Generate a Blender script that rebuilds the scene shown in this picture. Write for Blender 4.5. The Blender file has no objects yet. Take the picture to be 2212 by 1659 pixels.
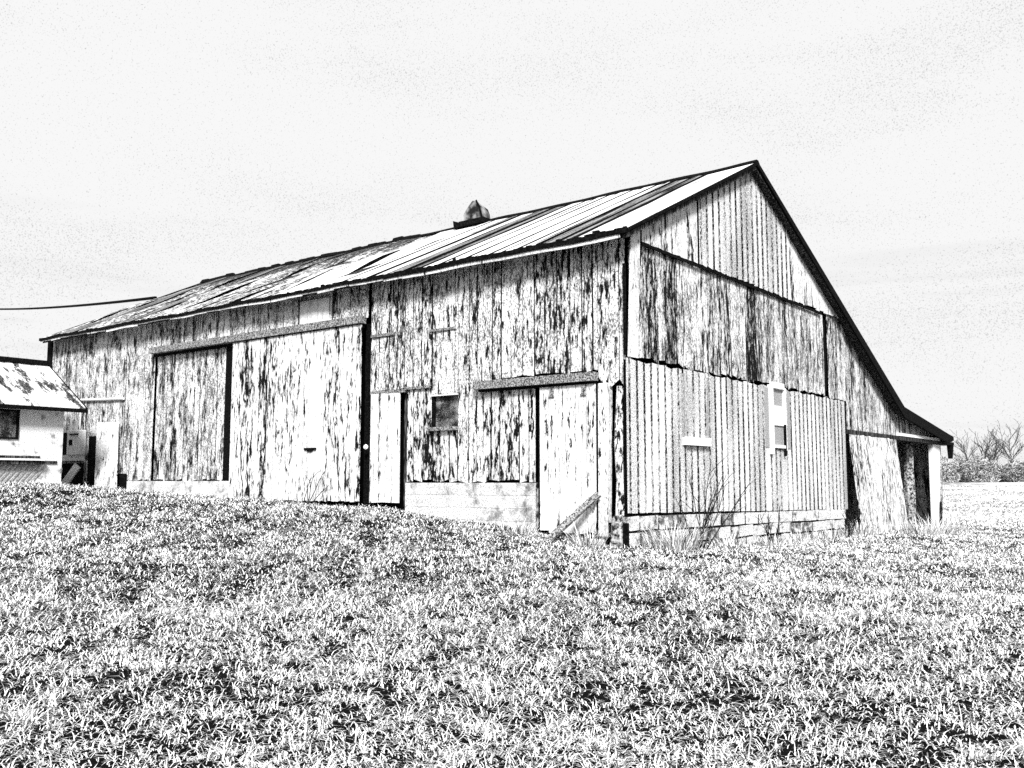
import bpy, math, random
import numpy as np
from mathutils import Vector, Matrix
R = math.radians
random.seed(7)
rng = np.random.default_rng(11)
S = bpy.context.scene
COL = S.collection

# ------------------------------------------------------------------ camera
HEAD, PITCH = R(127.8), R(5.863)
cd = bpy.data.cameras.new('camera'); cam = bpy.data.objects.new('camera', cd); COL.objects.link(cam)
CAM = Vector((7.0607, -11.8569, 0.92))
cam.location = CAM
cam.rotation_euler = (R(90) + PITCH, 0, HEAD - R(90))
cd.sensor_fit = 'HORIZONTAL'; cd.sensor_width = 36.0; cd.lens = 36.0 * 2050.0 / 2212.0
cd.clip_start = 0.05; cd.clip_end = 6000
S.camera = cam
FW = Vector((math.cos(HEAD), math.sin(HEAD), 0)); RT = Vector((math.sin(HEAD), -math.cos(HEAD), 0))

# ------------------------------------------------------------------ exposure, sky, sun
S.view_settings.view_transform = 'Standard'; S.view_settings.look = 'None'
S.view_settings.gamma = 1; S.view_settings.use_curve_mapping = False
S.view_settings.exposure = 2.2
S.cycles.use_denoising = False
S.cycles.max_bounces = 4; S.cycles.diffuse_bounces = 3; S.cycles.glossy_bounces = 2
SUN_EL, SUN_AZ = R(38), HEAD + math.pi + R(4)      # sun behind the camera
W = bpy.data.worlds.new('World'); S.world = W; W.use_nodes = True


class NT:
    """small helper round a node tree; every value is a float socket"""
    def __init__(s, tree): s.t = tree; s.n = tree.nodes; s.l = tree.links
    def new(s, k, **kw):
        n = s.n.new(k)
        for a, b in kw.items(): setattr(n, a, b)
        return n
    def put(s, sock, v):
        if isinstance(v, bpy.types.NodeSocket): s.l.new(v, sock)
        else: sock.default_value = v
    def m(s, op, a, b=0.0, c=0.0, clamp=False):
        n = s.new('ShaderNodeMath', operation=op, use_clamp=clamp)
        for i, v in enumerate((a, b, c)): s.put(n.inputs[i], v)
        return n.outputs[0]
    def vm(s, op, a, b=None):
        n = s.new('ShaderNodeVectorMath', operation=op)
        s.put(n.inputs[0], a)
        if b is not None: s.put(n.inputs[1], b)
        return n.outputs[0]
    def xyz(s, x, y, z):
        n = s.new('ShaderNodeCombineXYZ')
        for i, v in enumerate((x, y, z)): s.put(n.inputs[i], v)
        return n.outputs[0]
    def sep(s, v):
        n = s.new('ShaderNodeSeparateXYZ'); s.put(n.inputs[0], v); return n.outputs
    def noise(s, v, scale=1.0, detail=3.0, rough=0.55):
        n = s.new('ShaderNodeTexNoise'); s.put(n.inputs['Vector'], v)
        n.inputs['Scale'].default_value = scale; n.inputs['Detail'].default_value = detail
        n.inputs['Roughness'].default_value = rough
        return n.outputs[0]
    def step(s, v, a, b, lo=0.0, hi=1.0):
        n = s.new('ShaderNodeMapRange', interpolation_type='SMOOTHSTEP')
        s.put(n.inputs[0], v); s.put(n.inputs[1], a); s.put(n.inputs[2], b); s.put(n.inputs[3], lo); s.put(n.inputs[4], hi)
        return n.outputs[0]
    def mix(s, f, a, b):
        return s.m('ADD', s.m('MULTIPLY', a, s.m('SUBTRACT', 1.0, f)), s.m('MULTIPLY', b, f))


w = NT(W.node_tree); w.n.clear()
sky = w.new('ShaderNodeTexSky', sky_type='NISHITA'); sky.sun_disc = False
sky.sun_elevation = SUN_EL; sky.sun_rotation = math.pi / 2 - SUN_AZ
bw = w.new('ShaderNodeRGBToBW'); w.l.new(sky.outputs[0], bw.inputs[0])
tc = w.new('ShaderNodeTexCoord').outputs['Generated']
# even white overcast with a faint grain, thicker in long low cloud bands
lvl = w.m('MINIMUM', bw.outputs[0], 1.36)
gr = w.noise(tc, 780, 1.5, 0.6); cl = w.noise(w.vm('MULTIPLY', tc, (2.2, 2.2, 9.0)), 1.6, 4, 0.55)
sp = w.step(gr, w.mix(w.step(cl, .4, .66), .60, .47), .80)
band = w.step(w.noise(w.vm('MULTIPLY', tc, (1.6, 1.6, 22.0)), 1.5, 4, .6), .50, .72)
low = w.step(w.sep(tc)[2], .34, .02)
lvl = w.m('MULTIPLY', lvl, w.m('SUBTRACT', 1.0, w.m('ADD', w.m('MULTIPLY', sp, 0.42), w.m('MULTIPLY', w.m('MULTIPLY', band, low), .16))))
bg = w.new('ShaderNodeBackground'); w.l.new(lvl, bg.inputs[0]); bg.inputs[1].default_value = 0.15
wo = w.new('ShaderNodeOutputWorld'); w.l.new(bg.outputs[0], wo.inputs[0])

sl = bpy.data.lights.new('sun', 'SUN'); sl.energy = 1.5; sl.angle = R(12)
sun = bpy.data.objects.new('sun', sl); COL.objects.link(sun)
sd = Vector((math.cos(SUN_EL) * math.cos(SUN_AZ), math.cos(SUN_EL) * math.sin(SUN_AZ), math.sin(SUN_EL)))
sun.rotation_euler = sd.to_track_quat('Z', 'Y').to_euler(); sun.location = (10, -20, 25)

# ------------------------------------------------------------------ materials
def mat(name, build):
    M = bpy.data.materials.new(name); M.use_nodes = True
    n = NT(M.node_tree); b = M.node_tree.nodes['Principled BSDF']
    b.inputs['Roughness'].default_value = 0.9; b.inputs['Specular IOR Level'].default_value = 0.05
    build(n, b); return M

def obj_co(n): return n.new('ShaderNodeTexCoord').outputs['Object']
def isl(n): return n.new('ShaderNodeNewGeometry').outputs['Random Per Island']
def setc(n, b, col, bump=None, st=0.4, dist=0.01):
    n.put(b.inputs['Base Color'], col)
    if bump is not None:
        bn = n.new('ShaderNodeBump'); bn.inputs['Strength'].default_value = st; bn.inputs['Distance'].default_value = dist
        n.l.new(bump, bn.inputs['Height']); n.l.new(bn.outputs[0], b.inputs['Normal'])

BLK = 0.0035
def peel(name, thr=0.6, white=0.8, lowgrain=0.42, var=0.09, patch=0.10, sx=14.0, sz=2.0, grain=0.3, soft=0.025, greyw=0.05, grey=0.2):
    """old white paint flaking off dark boards; streaks run with the board"""
    def f(n, b):
        v = obj_co(n); r = isl(n)
        off = n.xyz(n.m('MULTIPLY', r, 37.0), n.m('MULTIPLY', r, 19.0), n.m('MULTIPLY', r, 53.0))
        n1 = n.noise(n.vm('ADD', n.vm('MULTIPLY', v, (sx, sx, sz)), off), 1.0, 6, 0.66)
        n2 = n.noise(n.vm('MULTIPLY', v, (52.0, 52.0, 26.0)), 1.0, 2, 0.6)
        n3 = n.noise(n.vm('MULTIPLY', v, (0.7, 0.7, 0.55)), 1.0, 2, 0.5)
        n4 = n.noise(n.vm('ADD', n.vm('MULTIPLY', v, (22.0, 22.0, 6.0)), off), 1.0, 4, 0.65)
        mm = n.m('ADD', n1, n.m('MULTIPLY', n.m('SUBTRACT', n2, 0.5), grain))
        mm = n.m('ADD', mm, n.m('MULTIPLY', n.m('SUBTRACT', n3, 0.5), patch))
        mm = n.m('ADD', mm, n.m('MULTIPLY', n.m('SUBTRACT', n4, 0.5), 0.8))
        mm = n.m('ADD', mm, n.m('MULTIPLY', n.m('SUBTRACT', r, 0.5), var))
        dark = n.step(mm, thr, thr + soft)
        gy = n.step(mm, thr - greyw, thr)
        n5 = n.noise(n.vm('ADD', n.vm('MULTIPLY', v, (75.0, 75.0, 1.6)), off), 1.0, 3, 0.6)      # raised grain
        n6 = n.noise(n.vm('MULTIPLY', v, (1.9, 1.9, 1.3)), 1.0, 4, 0.6)
        wh = n.step(n.m('ADD', n2, n.m('MULTIPLY', n.m('SUBTRACT', n6, 0.5), 0.5)), 0.36, 0.56, lowgrain, white)
        wh = n.m('MULTIPLY', wh, n.step(n5, 0.60, 0.70, 1.0, 0.12))
        c = n.mix(dark, n.mix(gy, wh, n.step(n2, .3, .7, grey * .3, grey * 2.2)), n.step(n2, 0.45, 0.8, BLK, 0.03))
        setc(n, b, c, n.m('SUBTRACT', n2, n.m('MULTIPLY', dark, 0.8)), 0.35, 0.006)
    return mat(name, f)

PEEL = peel('peeling_white_paint', 0.572, lowgrain=.13)
PEEL_FAR = peel('stippled_white_paint', 0.57, lowgrain=0.10, grain=0.6, var=0.06, sx=5.5, sz=1.3, soft=0.05)
PEEL_HEAVY = peel('bare_grey_boards', 0.535, patch=0.22, lowgrain=0.12, grain=0.5, var=0.2, grey=0.3, greyw=0.12, sx=11.0, sz=1.5)
PEEL_GREY = peel('grey_weathered_boards', 0.545, patch=0.2, lowgrain=0.1, grain=0.6, var=0.08, grey=0.25, sx=6.0, sz=0.9, soft=0.08)
DOORW = peel('streaked_white_door_paint', 0.585, patch=0.35, var=0.12, sx=15.0, sz=1.9, grain=0.2, lowgrain=0.5)
DOORC = peel('clean_white_door_paint', 0.66, patch=0.1, var=0.1, sx=10.0, sz=0.6, lowgrain=0.5)
TRIMW = peel('white_trim_paint', 0.78, patch=0.1, var=0.05, sx=4.0, sz=1.5, lowgrain=0.55)
POSTP = peel('flaking_post_paint', 0.66, patch=0.2, var=0.05, sx=16.0, sz=3.0)

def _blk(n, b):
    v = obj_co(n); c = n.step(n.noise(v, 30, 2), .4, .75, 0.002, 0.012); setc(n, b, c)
BLACK = mat('tarred_wood_and_shade', _blk)
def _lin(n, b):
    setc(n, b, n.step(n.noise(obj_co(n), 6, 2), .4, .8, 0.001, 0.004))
INNERDARK = mat('dark_interior', _lin)
def _dkw(n, b):
    v = obj_co(n); a = n.noise(n.vm('MULTIPLY', v, (30.0, 30.0, 5.0)), 1, 3); c = n.step(a, .42, .72, 0.006, 0.12); setc(n, b, c, a, .5)
DARKWOOD = mat('dark_weathered_wood', _dkw)
def _rail(n, b):
    v = obj_co(n); a = n.noise(v, 45, 3); c = n.step(a, .36, .68, 0.03, 0.42); setc(n, b, c, a, .4)
RAIL = mat('rusted_rail_steel', _rail)
def _metal(axis):
    def f(n, b):
        v = obj_co(n); xyz = n.sep(v); a = n.noise(v, 55, 2, .6); big = n.noise(n.vm('MULTIPLY', v, (1.6, 1.6, .35)), 1, 3)
        g2 = n.noise(n.vm('MULTIPLY', v, (90.0, 90.0, 30.0)), 1, 1)
        c = n.step(n.m('ADD', a, n.m('MULTIPLY', n.m('SUBTRACT', big, .5), .5)), 
 .38, .58, .22, .8)
        setc(n, b, c, g2, .12, .004)
    return f
SIDING = mat('galvanised_siding', _metal(1))
def _ribshade(n, b):
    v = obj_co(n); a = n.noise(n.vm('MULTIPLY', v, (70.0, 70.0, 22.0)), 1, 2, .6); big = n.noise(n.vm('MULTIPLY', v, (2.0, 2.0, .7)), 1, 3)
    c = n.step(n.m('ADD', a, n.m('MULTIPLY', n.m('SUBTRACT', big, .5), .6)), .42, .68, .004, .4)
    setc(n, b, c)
RIBSHADE = mat('shaded_siding_rib', _ribshade)  # dark rib lines: shading of the flanks put into the colour
def _roof(n, b):
    v = obj_co(n); r = isl(n); xs = n.sep(v)
    left = n.step(xs[0], -6.2, -9.5)                     # the far half has lost its coating
    st = n.noise(n.vm('MULTIPLY', v, (5.0, .5, .5)), 1, 5, .6)
    fl = n.noise(n.vm('MULTIPLY', v, (11.0, 8.0, 8.0)), 1, 6, .75)
    gr = n.noise(v, 30, 2, .6)
    mm = n.m('ADD', n.mix(left, st, fl), n.m('MULTIPLY', n.m('SUBTRACT', gr, .5), .35))
    mm = n.m('ADD', mm, n.m('MULTIPLY', n.m('SUBTRACT', r, .5), n.mix(left, .18, .06)))
    mm = n.m('ADD', mm, n.m('MULTIPLY', left, n.step(xs[1], 2.2, 4.3, 0.0, .13)))
    dk = n.step(mm, n.mix(left, .62, .455), n.mix(left, .72, .51))
    c = n.mix(dk, n.step(gr, .3, .6, .45, .8), n.step(gr, .4, .7, .005, .12))
    setc(n, b, c, gr, .3)
ROOFM = mat('worn_roof_sheet', _roof)
def _sheetdark(n, b):
    v = obj_co(n); st = n.noise(n.vm('MULTIPLY', v, (14.0, .8, .8)), 1, 3); gr = n.noise(v, 34, 2)
    setc(n, b, n.step(n.m('ADD', st, n.m('MULTIPLY', n.m('SUBTRACT', gr, .5), .5)), .36, .66, .008, .3), gr, .3)
ROOFD = mat('rust_dark_roof_sheet', _sheetdark)
def _shedroof(n, b):
    v = obj_co(n); a = n.noise(n.vm('MULTIPLY', v, (1.1, 3.4, 1.1)), 1, 5, .66); gr = n.noise(v, 26, 2)
    m_ = n.m('ADD', a, n.m('MULTIPLY', n.m('SUBTRACT', gr, .5), .28))
    setc(n, b, n.mix(n.step(m_, .53, .58), n.step(gr, .3, .6, .5, .8), n.step(gr, .4, .7, .004, .14)), gr, .3)
SHEDROOF = mat('patchy_shed_roof', _shedroof)
def _plaster(n, b):
    v = obj_co(n); a = n.noise(v, 3.2, 6, .62); gr = n.noise(v, 60, 2)
    m_ = n.m('ADD', a, n.m('MULTIPLY', n.m('SUBTRACT', gr, .5), .3))
    c = n.mix(n.step(m_, .565, .68), n.step(gr, .32, .6, .35, .8), n.step(gr, .3, .7, .03, .25)); setc(n, b, c, gr, .3)
PLASTER = mat('white_rendered_wall', _plaster)
def _block(n, b):
    v = obj_co(n); r = isl(n); a = n.noise(v, 3.0, 7, .75); gr = n.noise(v, 48, 2)
    m_ = n.m('ADD', n.m('ADD', a, n.m('MULTIPLY', n.m('SUBTRACT', gr, .5), .6)), n.m('MULTIPLY', n.m('SUBTRACT', r, .5), .1))
    c = n.mix(n.step(m_, .565, .64), n.step(gr, .35, .6, .3, .8), n.step(gr, .35, .7, .006, .3)); setc(n, b, c, gr, .4)
BLOCK = mat('whitewashed_block', _block)
def _mort(n, b): setc(n, b, n.step(n.noise(obj_co(n), 9, 3), .42, .62, .012, .5))
MORTAR = mat('old_mortar', _mort)
def _stone(n, b):
    v = obj_co(n); a = n.noise(v, 16, 5, .7); setc(n, b, n.step(a, .4, .62, .012, .5), a, .6, .02)
STONE = mat('mossy_stone', _stone)
def _glass(n, b):
    v = obj_co(n); a = n.noise(v, 70, 2, .6); big = n.noise(v, 5, 2)
    c = n.step(n.m('ADD', a, n.m('MULTIPLY', n.m('SUBTRACT', big, .5), .7)), .42, .74, .004, .32)
    setc(n, b, c); b.inputs['Roughness'].default_value = .35
GLASSD = mat('dusty_dark_glass', _glass)
def _glassl(n, b):
    v = obj_co(n); a = n.noise(v, 60, 2, .6); setc(n, b, n.step(a, .3, .7, .10, .5)); b.inputs['Roughness'].default_value = .4
GLASSL = mat('pale_dusty_glass', _glassl)
def _white(n, b):
    v = obj_co(n); setc(n, b, n.step(n.noise(v, 40, 2), .3, .6, .6, .82))
WHITE = mat('white_paint', _white)
def _bark(n, b):
    v = obj_co(n); a = n.noise(v, 25, 3); setc(n, b, n.step(a, .4, .75, .004, .06))
BARK = mat('dark_bark', _bark)
BARKF = mat('pale_far_bark', lambda n, b: setc(n, b, n.step(n.noise(obj_co(n), 5, 2), .4, .7, .02, .16)))
def _hedge(n, b):
    r = isl(n); v = obj_co(n); p = n.noise(v, .7, 3)
    m_ = n.m('ADD', r, n.m('MULTIPLY', n.m('SUBTRACT', p, .5), 1.2)); setc(n, b, n.step(m_, .3, .62, .012, .6))
HEDGE = mat('bare_winter_twigs', _hedge)
def _blade(n, b):
    r = isl(n); v = obj_co(n); p = n.noise(v, 20, 2, .6); q = n.noise(v, 4.5, 3, .6)
    m_ = n.m('ADD', p, n.m('MULTIPLY', n.m('SUBTRACT', r, .5), .22)); m_ = n.m('ADD', m_, n.m('MULTIPLY', n.m('SUBTRACT', q, .5), .14)); setc(n, b, n.step(m_, .415, .445, .008, .8))  # dark clusters put the shaded gaps between tufts into the blade colour
BLADE = mat('pale_dry_grass', _blade)
def _straw(n, b): setc(n, b, n.step(isl(n), .1, .4, .06, .8))
STRAW = mat('tall_dry_grass', _straw)
def _ground(n, b):
    v = obj_co(n); xs = n.sep(v)
    # metres along the sight line decide lawn or field: a straight field edge
    d = n.m('ADD', n.m('MULTIPLY', n.m('SUBTRACT', xs[0], CAM.x), FW.x), n.m('MULTIPLY', n.m('SUBTRACT', xs[1], CAM.y), FW.y))
    edge = n.step(n.m('ADD', d, n.m('MULTIPLY', n.noise(v, .5, 3), 3.0)), 31.5, 33.5)
    g1 = n.noise(v, 11, 4, .7); g2 = n.noise(v, 1.1, 7, .8); g3 = n.noise(v, .12, 3)
    soil = n.step(g1, .6, .75, .003, .03)
    fld = n.m('ADD', n.m('ADD', g2, n.m('MULTIPLY', n.m('SUBTRACT', g1, .5), .5)), n.m('MULTIPLY', n.m('SUBTRACT', g3, .5), .5))
    fieldc = n.step(fld, .42, .56, .06, .8)
    setc(n, b, n.mix(edge, soil, fieldc), g1, .5, .03)
GROUND = mat('soil_and_stubble', _ground)

# ------------------------------------------------------------------ mesh helpers
class MB:
    def __init__(s): s.v = []; s.f = []; s.mi = []
    def add(s, vs, fs, mi=0):
        o = len(s.v); s.v += [tuple(p) for p in vs]; s.f += [tuple(i + o for i in q) for q in fs]; s.mi += [mi] * len(fs)
    def hexa(s, p, mi=0):      # p: 4 bottom then 4 top, counter-clockwise
        s.add(p, [(3, 2, 1, 0), (4, 5, 6, 7), (0, 1, 5, 4), (1, 2, 6, 5), (2, 3, 7, 6), (3, 0, 4, 7)], mi)
    def box(s, x0, x1, y0, y1, z0, z1, mi=0):
        s.hexa([(x0, y0, z0), (x1, y0, z0), (x1, y1, z0), (x0, y1, z0), (x0, y0, z1), (x1, y0, z1), (x1, y1, z1), (x0, y1, z1)], mi)
    def quad(s, a, b, c, d, mi=0): s.add([a, b, c, d], [(0, 1, 2, 3)], mi)
    def bar(s, a, b, wd, th, up=(0, 0, 1), mi=0):
        a = Vector(a); b = Vector(b); d = (b - a).normalized(); u = Vector(up); r = d.cross(u).normalized() * (wd / 2); u = r.cross(d).normalized() * (th / 2)
        s.hexa([a - r - u, a + r - u, a + r + u, a - r + u, b - r - u, b + r - u, b + r + u, b - r + u], mi)
    def tube(s, pts, rad, k=6, mi=0):
        o = len(s.v); pts = [Vector(p) for p in pts]
        if not hasattr(rad, '__len__'): rad = [rad] * len(pts)
        for i, p in enumerate(pts):
            d = (pts[min(i + 1, len(pts) - 1)] - pts[max(i - 1, 0)]).normalized()
            u = d.cross(Vector((0, 0, 1)) if abs(d.z) < .95 else Vector((1, 0, 0))).normalized(); w_ = d.cross(u)
            for j in range(k):
                a = 2 * math.pi * j / k; s.v.append(tuple(p + (u * math.cos(a) + w_ * math.sin(a)) * rad[i]))
        for i in range(len(pts) - 1):
            for j in range(k):
                s.f.append((o + i * k + j, o + i * k + (j + 1) % k, o + (i + 1) * k + (j + 1) % k, o + (i + 1) * k + j)); s.mi.append(mi)
        s.f.append(tuple(o + j for j in reversed(range(k)))); s.f.append(tuple(o + (len(pts) - 1) * k + j for j in range(k))); s.mi += [mi, mi]
    def build(s, name, mats, parent=None, loc=None, bevel=0.0):
        me = bpy.data.meshes.new(name); me.from_pydata(s.v, [], s.f)
        for m in (mats if isinstance(mats, (list, tuple)) else [mats]): me.materials.append(m)
        me.polygons.foreach_set('material_index', s.mi); me.update()
        ob = bpy.data.objects.new(name, me); COL.objects.link(ob)
        if parent is not None: ob.parent = parent
        if loc is not None: ob.location = loc
        if bevel: bv = ob.modifiers.new('b', 'BEVEL'); bv.width = bevel; bv.segments = 1
        return ob

def tag(o, label=None, cat=None, group=None, kind=None):
    if label: o['label'] = label
    if cat: o['category'] = cat
    if group: o['group'] = group
    if kind: o['kind'] = kind
    return o
def empty(name, loc=(0, 0, 0)):
    o = bpy.data.objects.new(name, None); COL.objects.link(o); o.location = loc; o.empty_display_size = .3; return o

U = random.uniform
def widths(a0, a1, wmin, wmax):
    out = []; a = a0
    while a < a1 - 0.03:
        b = min(a1, a + U(wmin, wmax))
        if a1 - b < wmin * .5: b = a1
        out.append((a, b)); a = b
    return out
def fplanks(mb, x0, x1, z0, z1, y=0.0, th=.010, wmin=.14, wmax=.25, gap=(.006, .026), jag=.03, jagt=0.0, warp=.006):
    """vertical boards of the long wall (faces -Y); z0, z1 numbers or functions of x"""
    F0 = z0 if callable(z0) else (lambda x: z0); F1 = z1 if callable(z1) else (lambda x: z1)
    for a, b in widths(x0, x1, wmin, wmax):
        g = U(*gap) * .5; a += g; b -= g; dy = U(-warp, warp); l = U(-.006, .006)
        ja, jb = U(-jag, jag), U(-jag, jag); ta, tb = U(-jagt, jagt), U(-jagt, jagt)
        yo, yi = y - th + dy, y + dy
        mb.hexa([(a + l, yo, F0(a) + ja), (b + l, yo, F0(b) + jb), (b + l, yi, F0(b) + jb), (a + l, yi, F0(a) + ja),
                 (a, yo, F1(a) + ta), (b, yo, F1(b) + tb), (b, yi, F1(b) + tb), (a, yi, F1(a) + ta)])
def gplanks(mb, y0, y1, z0, z1, x=0.0, th=.009, wmin=.16, wmax=.27, gap=(.006, .024), jag=.03, warp=.006):
    """vertical boards of the gable wall (faces +X)"""
    F0 = z0 if callable(z0) else (lambda y: z0); F1 = z1 if callable(z1) else (lambda y: z1)
    for a, b in widths(y0, y1, wmin, wmax):
        g = U(*gap) * .5; a += g; b -= g; dx = U(-warp, warp); ja, jb = U(-jag, jag), U(-jag, jag)
        xo, xi = x + th + dx, x + dx
        mb.hexa([(xo, a, F0(a) + ja), (xo, b, F0(b) + jb), (xi, b, F0(b) + jb), (xi, a, F0(a) + ja),
                 (xo, a, F1(a)), (xo, b, F1(b)), (xi, b, F1(b)), (xi, a, F1(a))])
def ribs(mb, y0, y1, z0, z1, x, pitch, rise=.022, jag=.0, phase=0.0):
    """ribbed sheet metal facing +X: flat pans, trapezoid ribs (material 1 on the rib flanks)"""
    F0 = z0 if callable(z0) else (lambda y: z0); F1 = z1 if callable(z1) else (lambda y: z1)
    prof = []; y = y0 + phase
    prof.append((y0, 0, 0))
    while y + .07 < y1:
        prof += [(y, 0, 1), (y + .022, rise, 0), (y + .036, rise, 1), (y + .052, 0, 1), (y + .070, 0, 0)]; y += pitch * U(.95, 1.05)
    prof.append((y1, 0, 0))
    for (a, ra, m), (b, rb, _) in zip(prof, prof[1:]):
        if b - a < 1e-4: continue
        j = U(-jag, jag)
        mb.quad((x + ra, a, F0(a) + j), (x + rb, b, F0(b) + j), (x + rb, b, F1(b)), (x + ra, a, F1(a)), m)

# ------------------------------------------------------------------ terrain
CTRL = np.array([
    (7.06, -11.86, -.66), (3.8, -8, -.60), (0, -6, -.32), (-.3, -.4, -.03), (-1.6, -.3, .17), (-3.15, -.3, .31), (-4.5, -.3, .47),
    (-5.6, -.3, .51), (-9.1, -.3, .60), (-11, -.5, .62), (-13.0, -.35, .62), (-15, -.3, .62), (-17, .5, .7), (-13.3, -1.75, .95), (-13.2, -2.6, .98), (-13.0, -4, .98),
    (-14.8, -2.5, 1.0), (-16, -3, 1.0), (-11.5, -2.5, .74), (-8, -4, .35), (-4, -4, .06), (-10, -8, .5), (-3, -11, -.15), (3, -15, -.5), (-15, -12, .8), (-30, -8, 1.0),
    (.4, .8, -.10), (.4, 3.7, -.20), (.4, 6.5, -.22), (.4, 9.2, -.18), (.6, 13, -.3), (.4, 17, -.56), (4, 0, -.35), (4, 8, -.45), (8, 4, -.6), (3, 14, -.6), (12, -6, -.8), (20, 5, -.8),
    (0, 26, -.62), (10, 22, -.65), (-20, 20, .3), (-30, 15, .6)])
GX, GY, GS = np.arange(-70, 70.1, .5), np.arange(-50, 70.1, .5), .5
_x, _y = np.meshgrid(GX, GY, indexing='ij')
_w = 1.0 / ((_x[..., None] - CTRL[:, 0]) ** 2 + (_y[..., None] - CTRL[:, 1]) ** 2 + .5) ** 1.6
GH = (_w * CTRL[:, 2]).sum(-1) / _w.sum(-1)
for _ in range(5):                                   # smooth the interpolation into an even slope
    p_ = np.pad(GH, 1, mode='edge'); GH = sum(p_[i:i + GH.shape[0], j:j + GH.shape[1]] for i in range(3) for j in range(3)) / 9.0
def height(x, y):
    x = np.asarray(x, float); y = np.asarray(y, float)
    u = np.clip((x - GX[0]) / GS, 0, len(GX) - 1.001); v = np.clip((y - GY[0]) / GS, 0, len(GY) - 1.001)
    i, j = u.astype(int), v.astype(int); u = u - i; v = v - j
    h = (GH[i, j] * (1 - u) + GH[i + 1, j] * u) * (1 - v) + (GH[i, j + 1] * (1 - u) + GH[i + 1, j + 1] * u) * v
    dc = np.hypot(x - CAM.x, y - CAM.y)
    far = np.clip((dc - 30) / 25, 0, 1); far = far * far * (3 - 2 * far)
    up = np.clip((dc - 40) / 85, 0, 1); hf = -.62 + 1.42 * up
    h = h * (1 - far) + hf * far
    bump = .012 * np.sin(x * 2.1 + 1.3 * np.sin(y * 1.7)) + .010 * np.sin(y * 2.9 + 1.1 * np.sin(x * 2.3)) + .008 * np.sin(x * 6.1 + y * 4.3)
    return h + bump * (1 - far)
def hz(x, y): return float(height(np.array([x]), np.array([y]))[0])

gv = []; gf = []
rad = [0.0] + list(np.concatenate([np.arange(.6, 40, .45), np.geomspace(40, 4000, 46)])); NA = 192
gv.append((CAM.x, CAM.y, hz(CAM.x, CAM.y)))
for r_ in rad[1:]:
    a = np.arange(NA) * 2 * math.pi / NA; X = CAM.x + r_ * np.cos(a); Y = CAM.y + r_ * np.sin(a); Z = height(X, Y)
    gv += list(zip(X.tolist(), Y.tolist(), Z.tolist()))
for j in range(NA): gf.append((0, 1 + j, 1 + (j + 1) % NA))
for i in range(len(rad) - 2):
    o = 1 + i * NA
    for j in range(NA): gf.append((o + j, o + NA + j, o + NA + (j + 1) % NA, o + (j + 1) % NA))
me = bpy.data.meshes.new('ground'); me.from_pydata(gv, [], gf); me.materials.append(GROUND)
for p in me.polygons: p.use_smooth = True
g = bpy.data.objects.new('ground', me); COL.objects.link(g); tag(g, kind='structure', label='rough ground under the grass reaching back to the stubble field')

# ------------------------------------------------------------------ the barn
RIDGE_Y, RIDGE_Z, EAVE_Y, EAVE_Z = 4.31, 6.76, -.35, 4.52
FL_Y, FL_Z, BE_Y, BE_Z = 13.1, 2.78, 18.0, 2.2
XL, XR = -16.98, 0.22
def sag(x): return -.03 * math.sin(math.pi * (x - XL) / (XR - XL)) + .006 * math.sin(x * 1.9) + .006 * math.sin(x * 4.3 + 1)
def roof_z(y):
    if y < RIDGE_Y: return EAVE_Z + (RIDGE_Z - EAVE_Z) * (y - EAVE_Y) / (RIDGE_Y - EAVE_Y)
    if y < FL_Y: return RIDGE_Z + (FL_Z - RIDGE_Z) * (y - RIDGE_Y) / (FL_Y - RIDGE_Y)
    return FL_Z + (BE_Z - FL_Z) * (y - FL_Y) / (BE_Y - FL_Y)
def under(y): return roof_z(y) - .07

barn = tag(empty('barn'), 'long weathered barn with peeling white boards, ribbed metal siding and a low back roof', 'barn')
# --- long wall
mb = MB()
fplanks(mb, -17.02, -13.5, .62, 4.5, wmin=.2, wmax=.34)
fplanks(mb, -13.5, -12.3, .95, 4.5, wmin=.2, wmax=.34)
mb.build('plank_wall', PEEL_FAR, barn)
mb = MB(); fplanks(mb, -12.3, -5.42, 3.9, 4.5, wmin=.2, wmax=.3, y=-.002); mb.build('plank_wall', PEEL_FAR, barn)
mb = MB(); fplanks(mb, -12.25, -9.2, .95, 3.78, y=.02, wmin=.16, wmax=.3); mb.build('plank_wall', PEEL_FAR, barn)
mb = MB()
fplanks(mb, -5.33, -3.84, 2.53, 4.5, y=-.02, jag=.012, gap=(.008, .03))              # upper boards lap over the lower
fplanks(mb, -3.84, -3.26, 2.37, 4.5, y=-.004)
fplanks(mb, -3.26, -3.02, .92, 4.5, y=-.015, wmin=.2, wmax=.26)
fplanks(mb, -3.02, -2.72, .92, 4.5, wmin=.14, wmax=.17)
fplanks(mb, -2.72, -.5, 2.56, 4.5, y=-.012, gap=(.012, .04), wmin=.18)
fplanks(mb, -.5, -.02, lambda x: 2.36 + .12 * math.sin(x * 23), 4.5, y=-.012, jag=.09, wmin=.1, wmax=.2)
mb.build('plank_wall', PEEL, barn)
mb = MB()
fplanks(mb, -4.43, -3.83, .93, 2.5, gap=(.006, .03)); fplanks(mb, -3.81, -3.27, .93, 1.78, gap=(.01, .034), wmin=.15, wmax=.2)
LOWB = peel('flaking_lower_boards', .56, sx=13, sz=3.0, patch=.18); mb.build('plank_wall', LOWB, barn); mb = MB()
fplanks(mb, -2.72, -1.66, .92, 2.4, gap=(.012, .034), wmin=.15, wmax=.24)
mb.build('plank_wall', LOWB, barn)
mb = MB()                                                            # loose battens and a split board on the upper wall
mb.box(-5.30, -4.70, -.066, -.048, 3.49, 3.54); mb.build('batten', RAIL, barn); mb = MB(); mb.box(-3.86, -3.30, -.05, -.032, 3.46, 3.50)
mb.build('batten', RAIL, barn)
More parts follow.
